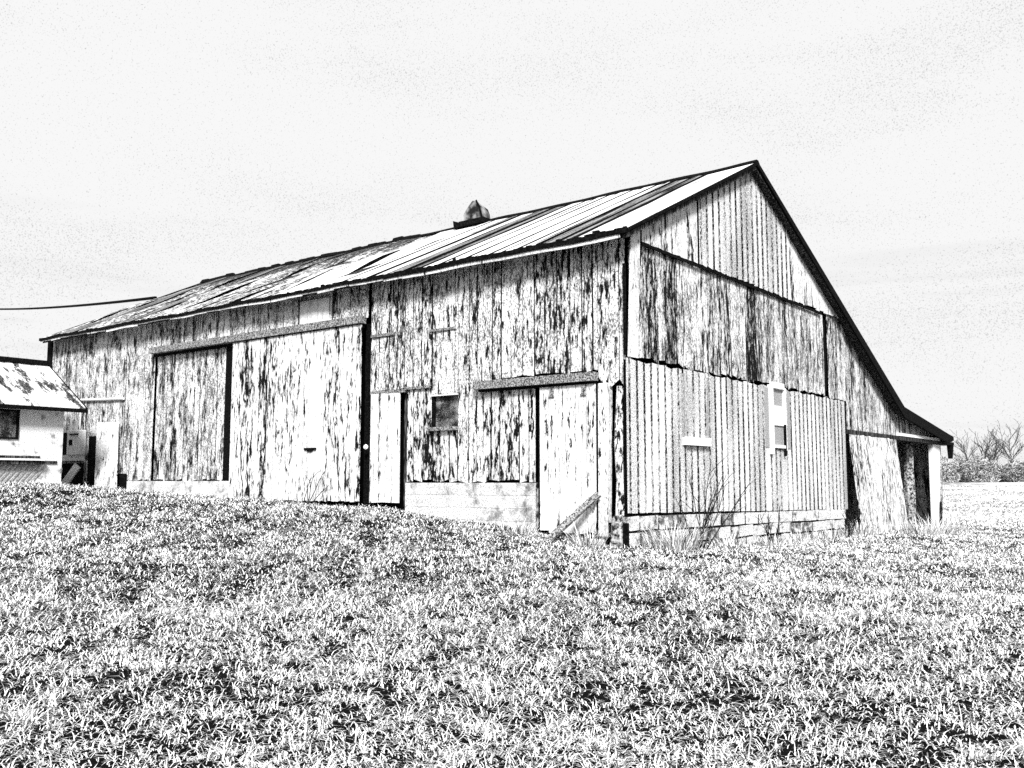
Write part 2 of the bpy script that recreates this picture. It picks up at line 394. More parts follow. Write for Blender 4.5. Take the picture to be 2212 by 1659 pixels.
mb = MB(); mb.box(-5.33, -4.45, -.03, .02, 2.465, 2.52); mb.box(-4.45, -3.84, -.06, -.048, 2.50, 2.545); mb.build('door_head', RAIL, barn)
mb = MB(); mb.box(-17.26, -17.03, -.04, .2, .55, 4.5); mb.build('corner_board_or_shade', BLACK, barn)  # black strip painted in for the shadow at the far corner
mb = MB(); 
xs_ = np.linspace(XL + .1, .1, 40)
for a, b in zip(xs_, xs_[1:]):
    tk = .058 if a > -4.6 else .045; hh = .06 if a > -5 else U(.02, .06)
    za, zb = EAVE_Z + sag(a) - tk, EAVE_Z + sag(b) - tk
    mb.hexa([(a, EAVE_Y - .01, za - hh), (b, EAVE_Y - .01, zb - hh), (b, EAVE_Y + .01, zb - hh), (a, EAVE_Y + .01, za - hh), (a, EAVE_Y - .01, za), (b, EAVE_Y - .01, zb), (b, EAVE_Y + .01, zb), (a, EAVE_Y + .01, za)])
mb.build('fascia', POSTP, barn)
# black sheets added inside the shell so gaps and openings read dark
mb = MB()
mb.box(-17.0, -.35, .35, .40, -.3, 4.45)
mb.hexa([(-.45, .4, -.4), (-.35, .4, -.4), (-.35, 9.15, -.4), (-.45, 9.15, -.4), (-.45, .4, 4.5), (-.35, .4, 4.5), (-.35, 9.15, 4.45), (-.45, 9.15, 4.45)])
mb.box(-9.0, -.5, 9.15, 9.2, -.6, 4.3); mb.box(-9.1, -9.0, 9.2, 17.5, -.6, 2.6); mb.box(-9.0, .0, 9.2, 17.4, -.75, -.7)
mb.build('inner_black_sheets', INNERDARK, barn)
mb = MB(); mb.add([(-17.2, .0, .5), (-17.2, 17.5, .5), (-17.2, 17.5, 2.1), (-17.2, 13.1, 2.7), (-17.2, 4.31, 6.68), (-17.2, 0, 4.6)], [(5, 4, 3, 2, 1, 0)])
mb.build('end_wall', PEEL_GREY, barn)
mb = MB(); mb.box(-17.2, .0, 17.45, 17.5, -.8, 2.1); mb.build('back_wall', PEEL_GREY, barn)
# --- foundation
mb = MB()
def blocks(x0, x1, zt, zbf, y, h=.2, L=.4):
    z = zt; k = 0
    while z > -.35:
        x = x0 - (k % 2) * L / 2
        while x < x1:
            a, b = max(x, x0) + .0025, min(x + L, x1) - .0025
            if b - a > .06: mb.box(a, b, y - .004 + U(-.004, .004), y + .2, z - h + .003, z - .002)
            x += L
        z -= h; k += 1
blocks(-4.44, -1.66, .9, None, -.02)
mb.box(-4.44, -1.66, -.018, .1, -.4, .895, 1)
mb.build('block_foundation', [BLOCK, MORTAR], barn)
mb = MB(); mb.box(-13.48, -9.3, -.02, .15, .3, .93, 0); mb.build('sill_foundation', BLOCK, barn)
mb = MB()
zt = .455; k = 0
rows = [(.44, .22), (.215, .2), (.01, .22)]
for k, (zt, h) in enumerate(rows):
    y = -.08
    while y < 9.05:
        L_ = U(.28, .72); b = min(y + L_, 9.05); tilt = U(-.006, .006)
        x_ = .034 + U(-.014, .02); s_ = -.011 * y + U(-.012, .012) * (k > 0)
        if b - y > .08:
            mb.hexa([(x_ - .25, y + .026, zt - h + s_ + tilt), (x_, y + .026, zt - h + s_ + tilt), (x_, b - .026, zt - h + s_ - tilt), (x_ - .25, b - .026, zt - h + s_ - tilt),
                     (x_ - .25, y + .026, zt - .022 + s_ + tilt), (x_, y + .026, zt - .022 + s_ + tilt), (x_, b - .026, zt - .022 + s_ - tilt), (x_ - .25, b - .026, zt - .022 + s_ - tilt)])
        y = b
mb.box(-.3, .016, -.08, 9.0, -.6, .33, 1)

def _rub(n, b):
    v = obj_co(n); r = isl(n); a = n.noise(v, 6.5, 6, .72); gr = n.noise(v, 48, 2)
    m_ = n.m('ADD', n.m('ADD', a, n.m('MULTIPLY', n.m('SUBTRACT', gr, .5), .5)), n.m('MULTIPLY', n.m('SUBTRACT', r, .5), .22))
    setc(n, b, n.mix(n.step(m_, .555, .60), n.step(gr, .35, .6, .3, .8), n.step(gr, .35, .7, .006, .2)), gr, .5, .012)
mb.build('stone_foundation', [mat('rough_whitewashed_stone', _rub), BLACK], barn)
# --- gable wall
mb = MB(); gplanks(mb, .35, 2.2, 4.5, under, x=.045, gap=(.008, .02), jag=.012); PALE = peel('pale_gable_boards', .61, sx=5, sz=.6); mb.build('plank_wall', PALE, barn); mb = MB(); gplanks(mb, 6.15, 9.0, 4.52, lambda y: max(4.55, under(y)), x=.045, gap=(.004, .014), jag=.02)
mb.build('plank_wall', PALE, barn)
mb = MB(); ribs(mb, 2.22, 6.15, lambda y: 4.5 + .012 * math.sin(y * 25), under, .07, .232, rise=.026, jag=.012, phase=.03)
mb.build('metal_siding', [SIDING, RIBSHADE], barn)
mb = MB(); mb.box(.045, .062, .35, 7.9, 4.445, 4.493); mb.build('drip_board', BLACK, barn)
mb = MB(); gplanks(mb, .03, 4.6, 2.74, 4.46, x=.0, gap=(.006, .024), jag=.045, wmin=.14, wmax=.26); mb.build('plank_wall', PEEL_HEAVY, barn)
mb = MB(); gplanks(mb, 4.6, 8.08, 2.74, 4.46, x=.0, gap=(.004, .012), jag=.03, wmin=.14, wmax=.24); mb.build('plank_wall', PEEL_GREY, barn)
mb = MB(); gplanks(mb, 8.32, 9.4, 2.70, lambda y: under(y), x=.0, gap=(.004, .012)); gplanks(mb, 9.4, 17.4, 2.06, under, x=-.03, wmin=.2, wmax=.34, gap=(.004, .014), jag=.005)
mb.build('plank_wall', PEEL_GREY, barn)
mb = MB(); mb.box(-.05, -.03, 8.05, 8.35, 2.85, 4.4); mb.build('wall_slot', BLACK, barn)
mb = MB(); mb.hexa([(.03, -.06, 2.72), (.055, -.06, 2.72), (.055, .20, 2.72), (.03, .20, 2.72), (.03, .05, 4.60), (.055, .05, 4.60), (.055, .31, 4.72), (.03, .31, 4.72)])
mb.build('corner_board_or_shade', POSTP, barn)
mb = MB(); mb.box(-.03, .012, -.075, -.05, 2.75, 4.1); mb.build('corner_board_or_shade', BLACK, barn)  # black strip stands in for the shadow between the two walls
# lower metal, built round the two window places
top = lambda y: 2.70 - .028 * abs(math.sin(y * 3.9)) - .012 * math.sin(y * 17)
bot = lambda y: .47 - .0165 * y
mb = MB()
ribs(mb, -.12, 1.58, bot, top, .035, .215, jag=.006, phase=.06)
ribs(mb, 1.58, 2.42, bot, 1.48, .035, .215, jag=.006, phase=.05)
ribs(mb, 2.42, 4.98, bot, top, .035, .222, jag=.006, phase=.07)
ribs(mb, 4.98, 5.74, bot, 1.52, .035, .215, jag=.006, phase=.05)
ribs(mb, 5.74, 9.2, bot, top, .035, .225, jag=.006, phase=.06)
mb.build('metal_siding', [SIDING, RIBSHADE], barn)
mb = MB(); mb.box(-.02, .004, -.1, 9.1, .42, 2.68); mb.build('siding_backing', INNERDARK, barn)
wn = MB(); ribs(wn, 1.60, 2.40, 1.62, 2.69, .055, .21, rise=.02, phase=.08); wn = wn.build('covered_window', [SIDING, RIBSHADE], barn)
tag(wn, label='boarded window covered with ribbed metal')
for ya, yb in ((1.56, 1.60), (2.40, 2.44)):
    mb = MB(); mb.box(.02, .075, ya, yb, 1.62, 2.62); mb.build('frame', GLASSL, wn)
mb = MB(); mb.box(.02, .11, 1.57, 2.43, 1.49, 1.62); mb.build('sill', WHITE, wn)
wn = MB(); wn.box(.02, .034, 5.05, 5.70, 1.58, 2.68); wn = wn.build('window', GLASSL, barn)
mb = MB()
mb.box(.02, .10, 4.98, 5.09, 1.42, 2.72); mb.box(.02, .085, 5.66, 5.74, 1.50, 2.70); mb.box(.02, .09, 5.09, 5.66, 2.66, 2.78); mb.box(.02, .09, 5.09, 5.66, 1.54, 1.60)
mb.build('frame', WHITE, wn, bevel=.006)
mb = MB(); mb.box(.035, .06, 5.10, 5.65, 1.97, 2.34); mb.build('blind', WHITE, wn)
mb = MB(); mb.box(.05, .095, 5.645, 5.68, 1.40, 2.0); mb.build('shutter_edge', BLACK, wn)
for ya, yb in ((4.80, 4.97), (5.75, 6.0)):
    mb = MB(); mb.box(.03, .05, ya, yb, 1.55, 2.66); mb.build('flashing', GLASSL, wn)
# --- lean-to end
mb = MB(); mb.box(-.09, .05, 9.25, 17.5, 1.97, 2.07); mb.build('header_beam', DARKWOOD, barn)
mb = MB(); mb.box(-.06, .065, 13.2, 17.2, 2.075, 2.15); mb.build('header_trim', WHITE, barn)
mb = MB(); mb.box(-.06, .02, 9.17, 9.36, -.3, 2.7); mb.build('door_jamb', BLACK, barn)
mb = MB(); mb.hexa([(-.12, 16.55, -.75), (.02, 16.55, -.75), (.02, 16.95, -.75), (-.12, 16.95, -.75), (-.12, 16.6, 1.97), (.02, 16.6, 1.97), (.02, 17.35, 1.97), (-.12, 17.35, 1.97)]); mb.build('corner_post', WHITE, barn, bevel=.01)
mb = MB(); gplanks(mb, 14.0, 15.3, -.6, 1.95, x=-.75, wmin=.25, wmax=.4); mb.build('inner_partition', GLASSD, barn)
mb = MB(); mb.tube([(-.4, 15.62, -.65), (-.42, 15.66, 0), (-.4, 15.6, .55), (-.42, 15.68, 1.2), (-.4, 15.62, 1.97)], [.17, .14, .16, .13, .14], 8); mb.build('log_post', STONE, barn)
mb = MB(); mb.box(-.3, .02, 17.5, 19.0, 2.0, 2.09); mb.hexa([(-.1, 18.72, 1.6), (0, 18.72, 1.6), (0, 18.86, 1.6), (-.1, 18.86, 1.6), (-.12, 18.7, 2.0), (.02, 18.7, 2.0), (.02, 18.95, 2.0), (-.12, 18.95, 2.0)]); mb.build('gutter', BLACK, barn)
# --- roof
roof = empty('roof'); roof.parent = barn
mb = MB()
x = XR
pw = [.95, .24, .42, .16, .26, .28, .26, .28, .26, .28, .3, .34, .4, .5, .42, .24, .5, .3]
kinds = [0, 1, 1, 0, 0, 0, 0, 0, 0, 0, 0, 0, 1, 1, 0, 0, 0, 0]
i = 0
while x > XL + .05:
    wd = pw[i] if i < len(pw) else U(.5, .85); kd = kinds[i] if i < len(kinds) else (1 if U(0, 1) < .15 else 0)
    x2 = max(XL, x - wd); ll = i >= len(pw)
    n_ = 8; o = len(mb.v)
    for j in range(n_ + 1):
        t = j / n_; y = RIDGE_Y + (EAVE_Y - RIDGE_Y) * t
        buck = (.05 * math.sin(t * 9 + x * 1.3) + U(-.025, .025)) * (1 if ll else .1) * math.sin(math.pi * t)
        for xx in (x - .008, x2 + .008):
            mb.v.append((xx, y, roof_z(y) + sag(xx) + buck + U(-.008, .008) * (2 if ll else .5) + .012 * (i % 2)))
    for j in range(n_): mb.f.append((o + 2 * j, o + 2 * j + 1, o + 2 * j + 3, o + 2 * j + 2)); mb.mi.append(kd)
    x = x2; i += 1
mb.build('roof_sheets', [ROOFM, ROOFD], roof)
mb = MB(); x = XR; cum = []
for k in range(len(pw)): x -= pw[k]; cum.append(x)
for k, x in enumerate(cum):                                        # standing seams
    r_ = .016 if k in (0, 1, 2, 11, 12, 14) else .009
    mb.hexa([(x - r_, EAVE_Y, EAVE_Z + sag(x)), (x + r_, EAVE_Y, EAVE_Z + sag(x)), (x + r_, RIDGE_Y, RIDGE_Z + sag(x)), (x - r_, RIDGE_Y, RIDGE_Z + sag(x)),
             (x - r_, EAVE_Y, EAVE_Z + sag(x) + 2 * r_), (x + r_, EAVE_Y, EAVE_Z + sag(x) + 2 * r_), (x + r_, RIDGE_Y, RIDGE_Z + sag(x) + 2 * r_), (x - r_, RIDGE_Y, RIDGE_Z + sag(x) + 2 * r_)])
mb.build('roof_seams', BLACK, roof)
mb = MB()                                                            # deck under the sheets
def deck(y0, y1):
    z0, z1 = roof_z(y0), roof_z(y1)
    mb.hexa([(XL + .03, y0, z0 - .13), (XR - .01, y0, z0 - .13), (XR - .01, y1, z1 - .13), (XL + .03, y1, z1 - .13), (XL + .03, y0, z0 - .062), (XR - .01, y0, z0 - .062), (XR - .01, y1, z1 - .062), (XL + .03, y1, z1 - .062)])
deck(EAVE_Y + .03, RIDGE_Y); deck(RIDGE_Y, FL_Y); deck(FL_Y, BE_Y)
mb.build('roof_deck', DARKWOOD, roof)
mb = MB()
for (y0, y1) in ((RIDGE_Y, FL_Y), (FL_Y, BE_Y)):
    xs_ = np.linspace(XR, XL, 24)
    for a, b in zip(xs_, xs_[1:]):
        mb.quad((a, y0, roof_z(y0)), (b, y0, roof_z(y0)), (b, y1, roof_z(y1)), (a, y1, roof_z(y1)))
mb.build('back_roof_sheets', ROOFM, roof)
mb = MB()                                                            # ridge cap, eave drip edge with debris and painted shadow gap, barge boards
xs_ = np.linspace(XR + .02, XL - .02, 60)
for a, b in zip(xs_, xs_[1:]):
    rg = .018 if a > -8 else U(.0, .07)
    za, zb = RIDGE_Z + sag(a) + .02, RIDGE_Z + sag(b) + .02 
    mb.hexa([(b, RIDGE_Y - .12, zb - .055), (a, RIDGE_Y - .12, za - .055), (a, RIDGE_Y + .12, za - .055), (b, RIDGE_Y + .12, zb - .055), (b, RIDGE_Y - .04, zb + rg), (a, RIDGE_Y - .04, za + rg), (a, RIDGE_Y + .04, za + rg), (b, RIDGE_Y + .04, zb + rg)])
mb.build('ridge_cap', BLACK, roof)
mb = MB(); xs_ = [XR]
while xs_[-1] > XL: xs_.append(xs_[-1] - U(.03, .12))
for a, b in zip(xs_, xs_[1:]):
    thick = .065 if -4.6 < a else (.045 if a > -9 else .05)
    tp = U(0, .022) + (U(0, .05) if U(0, 1) < .06 else 0)
    z = EAVE_Z + sag(a)
    mb.box(b, a, EAVE_Y - .03, EAVE_Y + .012, z - thick, z + .006 + tp)
mb.build('drip_edge', BLACK, roof)
mb = MB()
def barge(x, y0, y1, d0, d1, th=.04):
    z0, z1 = roof_z(y0) + .012, roof_z(y1) + .012
    mb.hexa([(x, y0, z0 - d0), (x + th, y0, z0 - d0), (x + th, y1, z1 - d1), (x, y1, z1 - d1), (x, y0, z0), (x + th, y0, z0), (x + th, y1, z1), (x, y1, z1)])
barge(XR - .01, EAVE_Y, RIDGE_Y, .05, .06); barge(XR - .01, RIDGE_Y, FL_Y, .09, .27); barge(XR - .01, FL_Y, 17.4, .27, .26); barge(XR - .01, 17.4, BE_Y, .26, .10)  # extra black depth on the back slope paints shade under the rake
mb.build('barge_board', BLACK, roof); mb = MB(); barge(XL - .03, EAVE_Y, RIDGE_Y, .09, .09); barge(XL - .03, RIDGE_Y, FL_Y, .1, .1)
mb.build('barge_board', BLACK, roof)
# bent sheet metal vent on the ridge
mb = MB(); vx = -6.42; rz = RIDGE_Z + .0
front = [(vx - .24, rz + .02), (vx + .27, rz + .02), (vx + .19, rz + .28), (vx + .09, rz + .44), (vx - .02, rz + .46), (vx - .20, rz + .29), (vx - .29, rz + .17)]
vs = [(a, RIDGE_Y - .22, z) for a, z in front] + [(vx + (a - vx) * .55, RIDGE_Y + .25, rz + (z - rz) * .8) for a, z in front]
n_ = len(front); mb.add(vs, [tuple(range(n_)), tuple(reversed(range(n_, 2 * n_)))] + [(i, i + n_, (i + 1) % n_ + n_, (i + 1) % n_) for i in range(n_)])
vent = mb.build('roof_vent', mat('sooty_vent_sheet', lambda n, b: setc(n, b, n.step(n.noise(obj_co(n), 3.5, 3, .6), .36, .66, .015, .34))), roof)
mb = MB(); mb.box(vx - .36, vx + .36, RIDGE_Y - .30, RIDGE_Y + .3, rz - .1, rz + .015); mb.hexa([(vx - .52, RIDGE_Y - .28, rz - .12), (vx - .36, RIDGE_Y - .28, rz - .1), (vx - .36, RIDGE_Y, rz - .1), (vx - .52, RIDGE_Y, rz - .12), (vx - .55, RIDGE_Y - .28, rz + .07), (vx - .36, RIDGE_Y - .28, rz), (vx - .36, RIDGE_Y, rz), (vx - .55, RIDGE_Y, rz + .07)])
mb.build('flashing', BLACK, vent)
mb = MB(); mb.bar((vx + .10, RIDGE_Y - .235, rz + .45), (vx + .20, RIDGE_Y - .235, rz + .28), .02, .03); mb.bar((vx + .20, RIDGE_Y - .235, rz + .28), (vx + .28, RIDGE_Y - .235, rz + .02), .02, .03); mb.build('rim', BLACK, vent)

# --- doors of the long wall
mb = MB(); fplanks(mb, -9.27, -5.48, .56, 3.74, y=-.11, th=.03, wmin=.10, wmax=.19, gap=(.004, .022), jag=.015, warp=.004)
big = mb.build('sliding_door', DOORW, barn); tag(big, label='tall wide sliding door of streaked white boards')
mb = MB(); mb.box(-9.25, -5.58, -.108, -.085, .75, .9); mb.box(-9.25, -5.58, -.108, -.085, 2.0, 2.15); mb.box(-9.25, -5.58, -.108, -.085, 3.4, 3.55); mb.build('door_rail', DARKWOOD, big)
mb = MB(); mb.box(-6.95, -6.62, -.165, -.143, 1.50, 1.545); mb.box(-6.86, -6.72, -.165, -.143, 1.47, 1.50); mb.build('handle', BLACK, big)
mb = MB(); mb.box(-12.3, -5.46, -.19, -.03, 3.765, 3.90); mb.build('door_track', RAIL, barn)
mb = MB(); mb.box(-12.3, -5.5, -.06, -.026, 3.70, 3.765); mb.build('door_track', BLACK, barn)
mb = MB(); mb.box(-9.64, -9.42, -.03, -.012, .95, 3.72); mb.build('door_gap', BLACK, barn)
mb = MB(); mb.box(-5.56, -5.33, .06, .10, .4, 3.78); mb.build('door_gap', BLACK, barn)
mb = MB(); fplanks(mb, -5.31, -4.60, .55, 2.47, y=.0, th=.03, wmin=.3, wmax=.4, gap=(.003, .01), jag=.01)
nd = mb.build('narrow_door', DOORC, barn)
kn = MB(); kn.tube([(-5.36, -.05, 1.53), (-5.36, -.09, 1.53), (-5.36, -.12, 1.53)], [.025, .05, .03], 8); kn.build('handle', WHITE, nd)
mb = MB(); fplanks(mb, -4.60, -4.44, .5, 2.47, y=.10, wmin=.06, wmax=.09); mb.build('door_jamb', DARKWOOD, barn)
mb = MB(); fplanks(mb, -1.54, -.52, .17, 2.36, y=-.05, th=.03, wmin=.15, wmax=.20, gap=(.01, .022), jag=.03, warp=.003)
d2 = mb.build('sliding_door', DOORC, barn); tag(d2, label='small clean white sliding door beside the corner post')
for xx in (-1.30, -.72):
    mb = MB(); mb.box(xx - .035, xx + .035, -.10, -.082, 2.22, 2.44); mb.tube([(xx - .05, -.10, 2.205), (xx + .05, -.10, 2.205)], .012, 6); mb.build('hanger', RAIL, d2)
mb = MB(); mb.box(-2.82, -.50, -.16, -.03, 2.40, 2.53); mb.build('door_track', RAIL, barn)
mb = MB(); mb.box(-2.75, -.52, -.10, -.03, 2.36, 2.398); mb.build('door_track', BLACK, barn)
mb = MB(); mb.box(-1.66, -1.54, .05, .1, .0, 2.4); mb.build('door_gap', BLACK, barn)
mb = MB(); mb.hexa([(-.50, -.07, .12), (-.345, -.07, .12), (-.345, .06, .12), (-.50, .06, .12), (-.485, -.07, 2.36), (-.30, -.07, 2.36), (-.30, .06, 2.36), (-.485, .06, 2.36)]); mb.build('door_post', POSTP, barn, bevel=.01)
mb = MB(); mb.tube([(-.15, -.02, .3), (-.13, -.04, .9), (-.16, -.02, 1.5), (-.12, -.02, 2.3)], [.085, .06, .075, .06], 7); mb.build('corner_post', peel('rotten_post_paint', .54, sx=12, sz=5, patch=.2), barn)
mb = MB(); mb.hexa([(-.26, -.15, -.15), (-.08, -.15, -.15), (-.08, .02, -.15), (-.26, .02, -.15), (-.24, -.13, .42), (-.07, -.13, .45), (-.07, .02, .45), (-.24, .02, .42)]); mb.build('post_base', STONE, barn, bevel=.02)
# dark little window with a pale sill
mb = MB(); mb.box(-3.80, -3.27, .03, .04, 1.83, 2.36); wn = mb.build('window', GLASSD, barn)
mb = MB(); mb.box(-3.845, -3.79, -.02, .05, 1.83, 2.38); mb.build('frame', BLACK, wn)
mb = MB(); mb.box(-3.86, -3.25, -.055, .03, 2.352, 2.372); mb.build('lintel', WHITE, wn)
mb = MB(); mb.box(-3.88, -3.24, -.10, .02, 1.765, 1.825); mb.build('sill', RAIL, wn)
# upper hatch
mb = MB(); mb.box(-7.30, -6.47, -.045, -.030, 3.92, 4.38); ht = mb.build('hatch', TRIMW, barn)
mb = MB(); mb.box(-7.345, -7.30, -.045, -.03, 3.9, 4.4); mb.build('hatch_edge', DARKWOOD, ht)

# ------------------------------------------------------------------ things by the long wall
mb = MB()   # board propped against the small sliding door
mb.bar((-.44, -.135, .74), (-1.06, -.62, .03), .10, .05, up=(0, -1, .3)); t = mb.build('brace_board', RAIL, None)
tag(t, 'weathered board propped slantwise against the small white sliding door', 'board')
mb = MB(); mb.hexa([(-.55, -.32, -.1), (-.33, -.36, -.1), (-.31, -.16, -.1), (-.54, -.14, -.1), (-.55, -.32, .09), (-.33, -.36, .08), (-.31, -.16, .09), (-.54, -.14, .1)])
tag(mb.build('stone_block', WHITE, None, bevel=.015), 'pale stone block lying at the foot of the white door post', 'stone')
mb = MB(); vs = []
mb.hexa([(-14.22, -.27, .5), (-13.31, -.27, .5), (-13.31, -.23, .5), (-14.22, -.23, .5), (-14.54, -.10, 2.32), (-13.64, -.10, 2.30), (-13.64, -.06, 2.30), (-14.54, -.06, 2.32)])
t = mb.build('leaning_panel', peel('scuffed_white_panel', .66, sx=9, sz=2.4, patch=.2), None); tag(t, 'narrow white panel leaning against the far end of the long barn wall', 'panel')
mb = MB(); mb.box(-14.98, -14.5, -.045, -.03, .5, 2.0); mb.box(-14.5, -13.26, -.045, -.03, .5, 1.1); tag(mb.build('panel_shade', BLACK, barn), label='painted shade on the wall beside the leaning panel')  # black strips shaped as the leaning panel's shade
mb = MB(); mb.tube([(-15.4, -.06, 2.90), (-14.4, -.06, 2.86), (-13.48, -.06, 2.83)], .03, 6); mb.tube([(-15.4, -.06, 2.90), (-15.42, -.05, 2.2)], .02, 6)
tag(mb.build('conduit', WHITE, None), 'thin white conduit pipe running along the barn wall above the leaning panel', 'pipe')
mb = MB(); mb.box(-15.70, -15.12, -.22, -.03, 1.55, 2.16); mt = mb.build('meter_box', WHITE, None, bevel=.02)
tag(mt, 'white box with a small dark dial fixed to the barn wall beside the shed', 'meter box')
mb = MB(); mb.box(-15.57, -15.43, -.235, -.222, 1.79, 1.93); mb.build('dial', BLACK, mt)
mb = MB(); mb.box(-15.52, -15.15, -.25, -.222, 2.03, 2.07); mb.build('hood', DARKWOOD, mt)
mb = MB(); mb.box(-16.5, -15.95, -.06, -.03, 1.60, 2.12); wn = mb.build('window', BLACK, barn)
mb = MB(); mb.box(-16.55, -15.9, -.10, -.03, 2.12, 2.18); mb.box(-16.6, -15.15, -.16, -.03, 1.42, 1.56); mb.build('frame', TRIMW, wn)
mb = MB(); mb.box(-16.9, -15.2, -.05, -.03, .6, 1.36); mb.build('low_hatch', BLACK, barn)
mb = MB(); fplanks(mb, -15.18, -14.85, .6, 1.42, y=-.03, wmin=.14, wmax=.18); mb.build('door_jamb', PEEL, barn)
mb = MB(); mb.bar((-15.75, -.35, 1.22), (-15.05, -.75, .95), .16, .05, up=(0, 0, 1)); mb.bar((-15.5, -.5, .62), (-15.15, -.2, 1.30), .2, .04, up=(0, 1, .4))
tag(mb.build('loose_boards', WHITE, None), 'short pale board propped in the dark corner between shed and barn', 'board')

# ------------------------------------------------------------------ shed
SX = -13.4
shed = tag(empty('shed', (0, 0, 0)), 'low rendered shed with a patchy streaked roof at the left edge of the photo', 'shed')
mb = MB(); mb.box(SX - 3.2, SX, -5.6, -1.48, .7, 2.62)
mb.add([(SX - 3.2, -1.48, 2.62), (SX, -1.48, 2.62), (SX - 1.6, -1.48, 3.6)], [(0, 1, 2)]); mb.build('wall', PLASTER, shed)
mb = MB(); ex, rx = SX + .3, SX - 1.6
n_ = 14
for side in (1, -1):
    for i in range(n_):
        y0 = -5.8 + (4.64) * i / n_; y1 = -5.8 + 4.64 * (i + 1) / n_
        e = rx + side * (ex - rx); d = .012 * (i % 2)
        mb.hexa([(rx, y0, 3.60 + d), (e, y0, 2.46 + d), (e, y1, 2.46 + d), (rx, y1, 3.60 + d), (rx, y0, 3.66 + d), (e, y0, 2.52 + d), (e, y1, 2.52 + d), (rx, y1, 3.66 + d)])
mb.build('roof', SHEDROOF, shed)
mb = MB(); mb.box(ex - .03, ex + .03, -5.8, -1.12, 2.42, 2.50); mb.bar((ex, -1.14, 2.49), (rx, -1.14, 3.63), .05, .06); mb.box(rx - .2, rx + .2, -5.8, -1.14, 3.60, 3.70); mb.build('roof_trim', BLACK, shed)
mb = MB(); mb.box(SX + .002, SX + .012, -3.4, -2.46, 1.83, 2.40); wn = mb.build('window', GLASSD, shed)
mb = MB(); mb.box(SX + .002, SX + .03, -2.50, -2.44, 1.80, 2.42); mb.box(SX + .002, SX + .03, -3.4, -2.50, 1.80, 1.84); mb.box(SX + .002, SX + .03, -3.4, -2.50, 2.38, 2.42); mb.build('frame', BLACK, wn)
mb = MB(); mb.box(SX, SX + .2, -5.4, -1.95, 1.36, 1.40); mb.build('ledge', WHITE, shed)
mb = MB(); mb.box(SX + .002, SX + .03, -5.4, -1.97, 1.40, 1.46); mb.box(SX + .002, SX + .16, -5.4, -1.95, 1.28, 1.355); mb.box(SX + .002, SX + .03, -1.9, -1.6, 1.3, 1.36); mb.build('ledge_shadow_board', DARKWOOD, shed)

mb = MB()
y = -5.2
while y < -2.1:
    mb.bar((SX + .02, y, .92), (SX + .02, y + .3, 1.27), .035, .012, up=(1, 0, 0)); y += .11
mb.box(SX + .012, SX + .034, -5.3, -1.95, 1.255, 1.28); mb.build('lattice_skirt', GLASSL, shed)

# ------------------------------------------------------------------ leaning door under the low roof
ld = MB()
def LP(u, v, d=0.0):        # u along the gable, v up the leaning door
    return (.22 * (1 - v) + .09 + d, 9.22 + 3.45 * u + .02 * v, -.22 + 2.19 * v)
edges = [0.0]
while edges[-1] < 1: edges.append(min(1, edges[-1] + U(.035, .062)))
for a, b in zip(edges, edges[1:]):
    a += .0016; b -= .0016; t0, t1 = U(-.01, .0), U(.99, 1.0)
    ld.hexa([LP(a, t0), LP(a, t0, .03), LP(b, t0, .03), LP(b, t0), LP(a, t1), LP(a, t1, .03), LP(b, t1, .03), LP(b, t1)])
ldo = ld.build('leaning_door', peel('streaked_grey_white_boards', .57, sx=17, sz=1.6, patch=.25, var=.06), None)
tag(ldo, 'wide plank door off its track leaning under the low end of the barn roof', 'door')
mb = MB()
for v_ in (.15, .8): mb.hexa([LP(0.01, v_, -.035), LP(.01, v_, -.002), LP(.99, v_, -.002), LP(.99, v_, -.035), LP(.01, v_ + .07, -.035), LP(.01, v_ + .07, -.002), LP(.99, v_ + .07, -.002), LP(.99, v_ + .07, -.035)])
mb.build('door_rail', DARKWOOD, ldo)
mb = MB(); mb.bar((.10, 16.62, -.75), (.06, 17.0, .35), .05, .04); tag(mb.build('prop_stick', BLACK, None), 'thin dark stick leaning on the white post at the low end of the barn', 'stick')

# ------------------------------------------------------------------ power line
mb = MB(); A = Vector((-17.25, 2.95, 6.12)); B = Vector((-60.4, 14.0, 12.5)); pts = []
for i in range(25):
    t = i / 24; p = A.lerp(B, t); p.z -= .3 * 4 * t * (1 - t); pts.append(p)
mb.tube(pts, .045, 6); tag(mb.build('power_line', BLACK, None), 'black overhead wire running from the far roof edge out of the picture', 'wire')

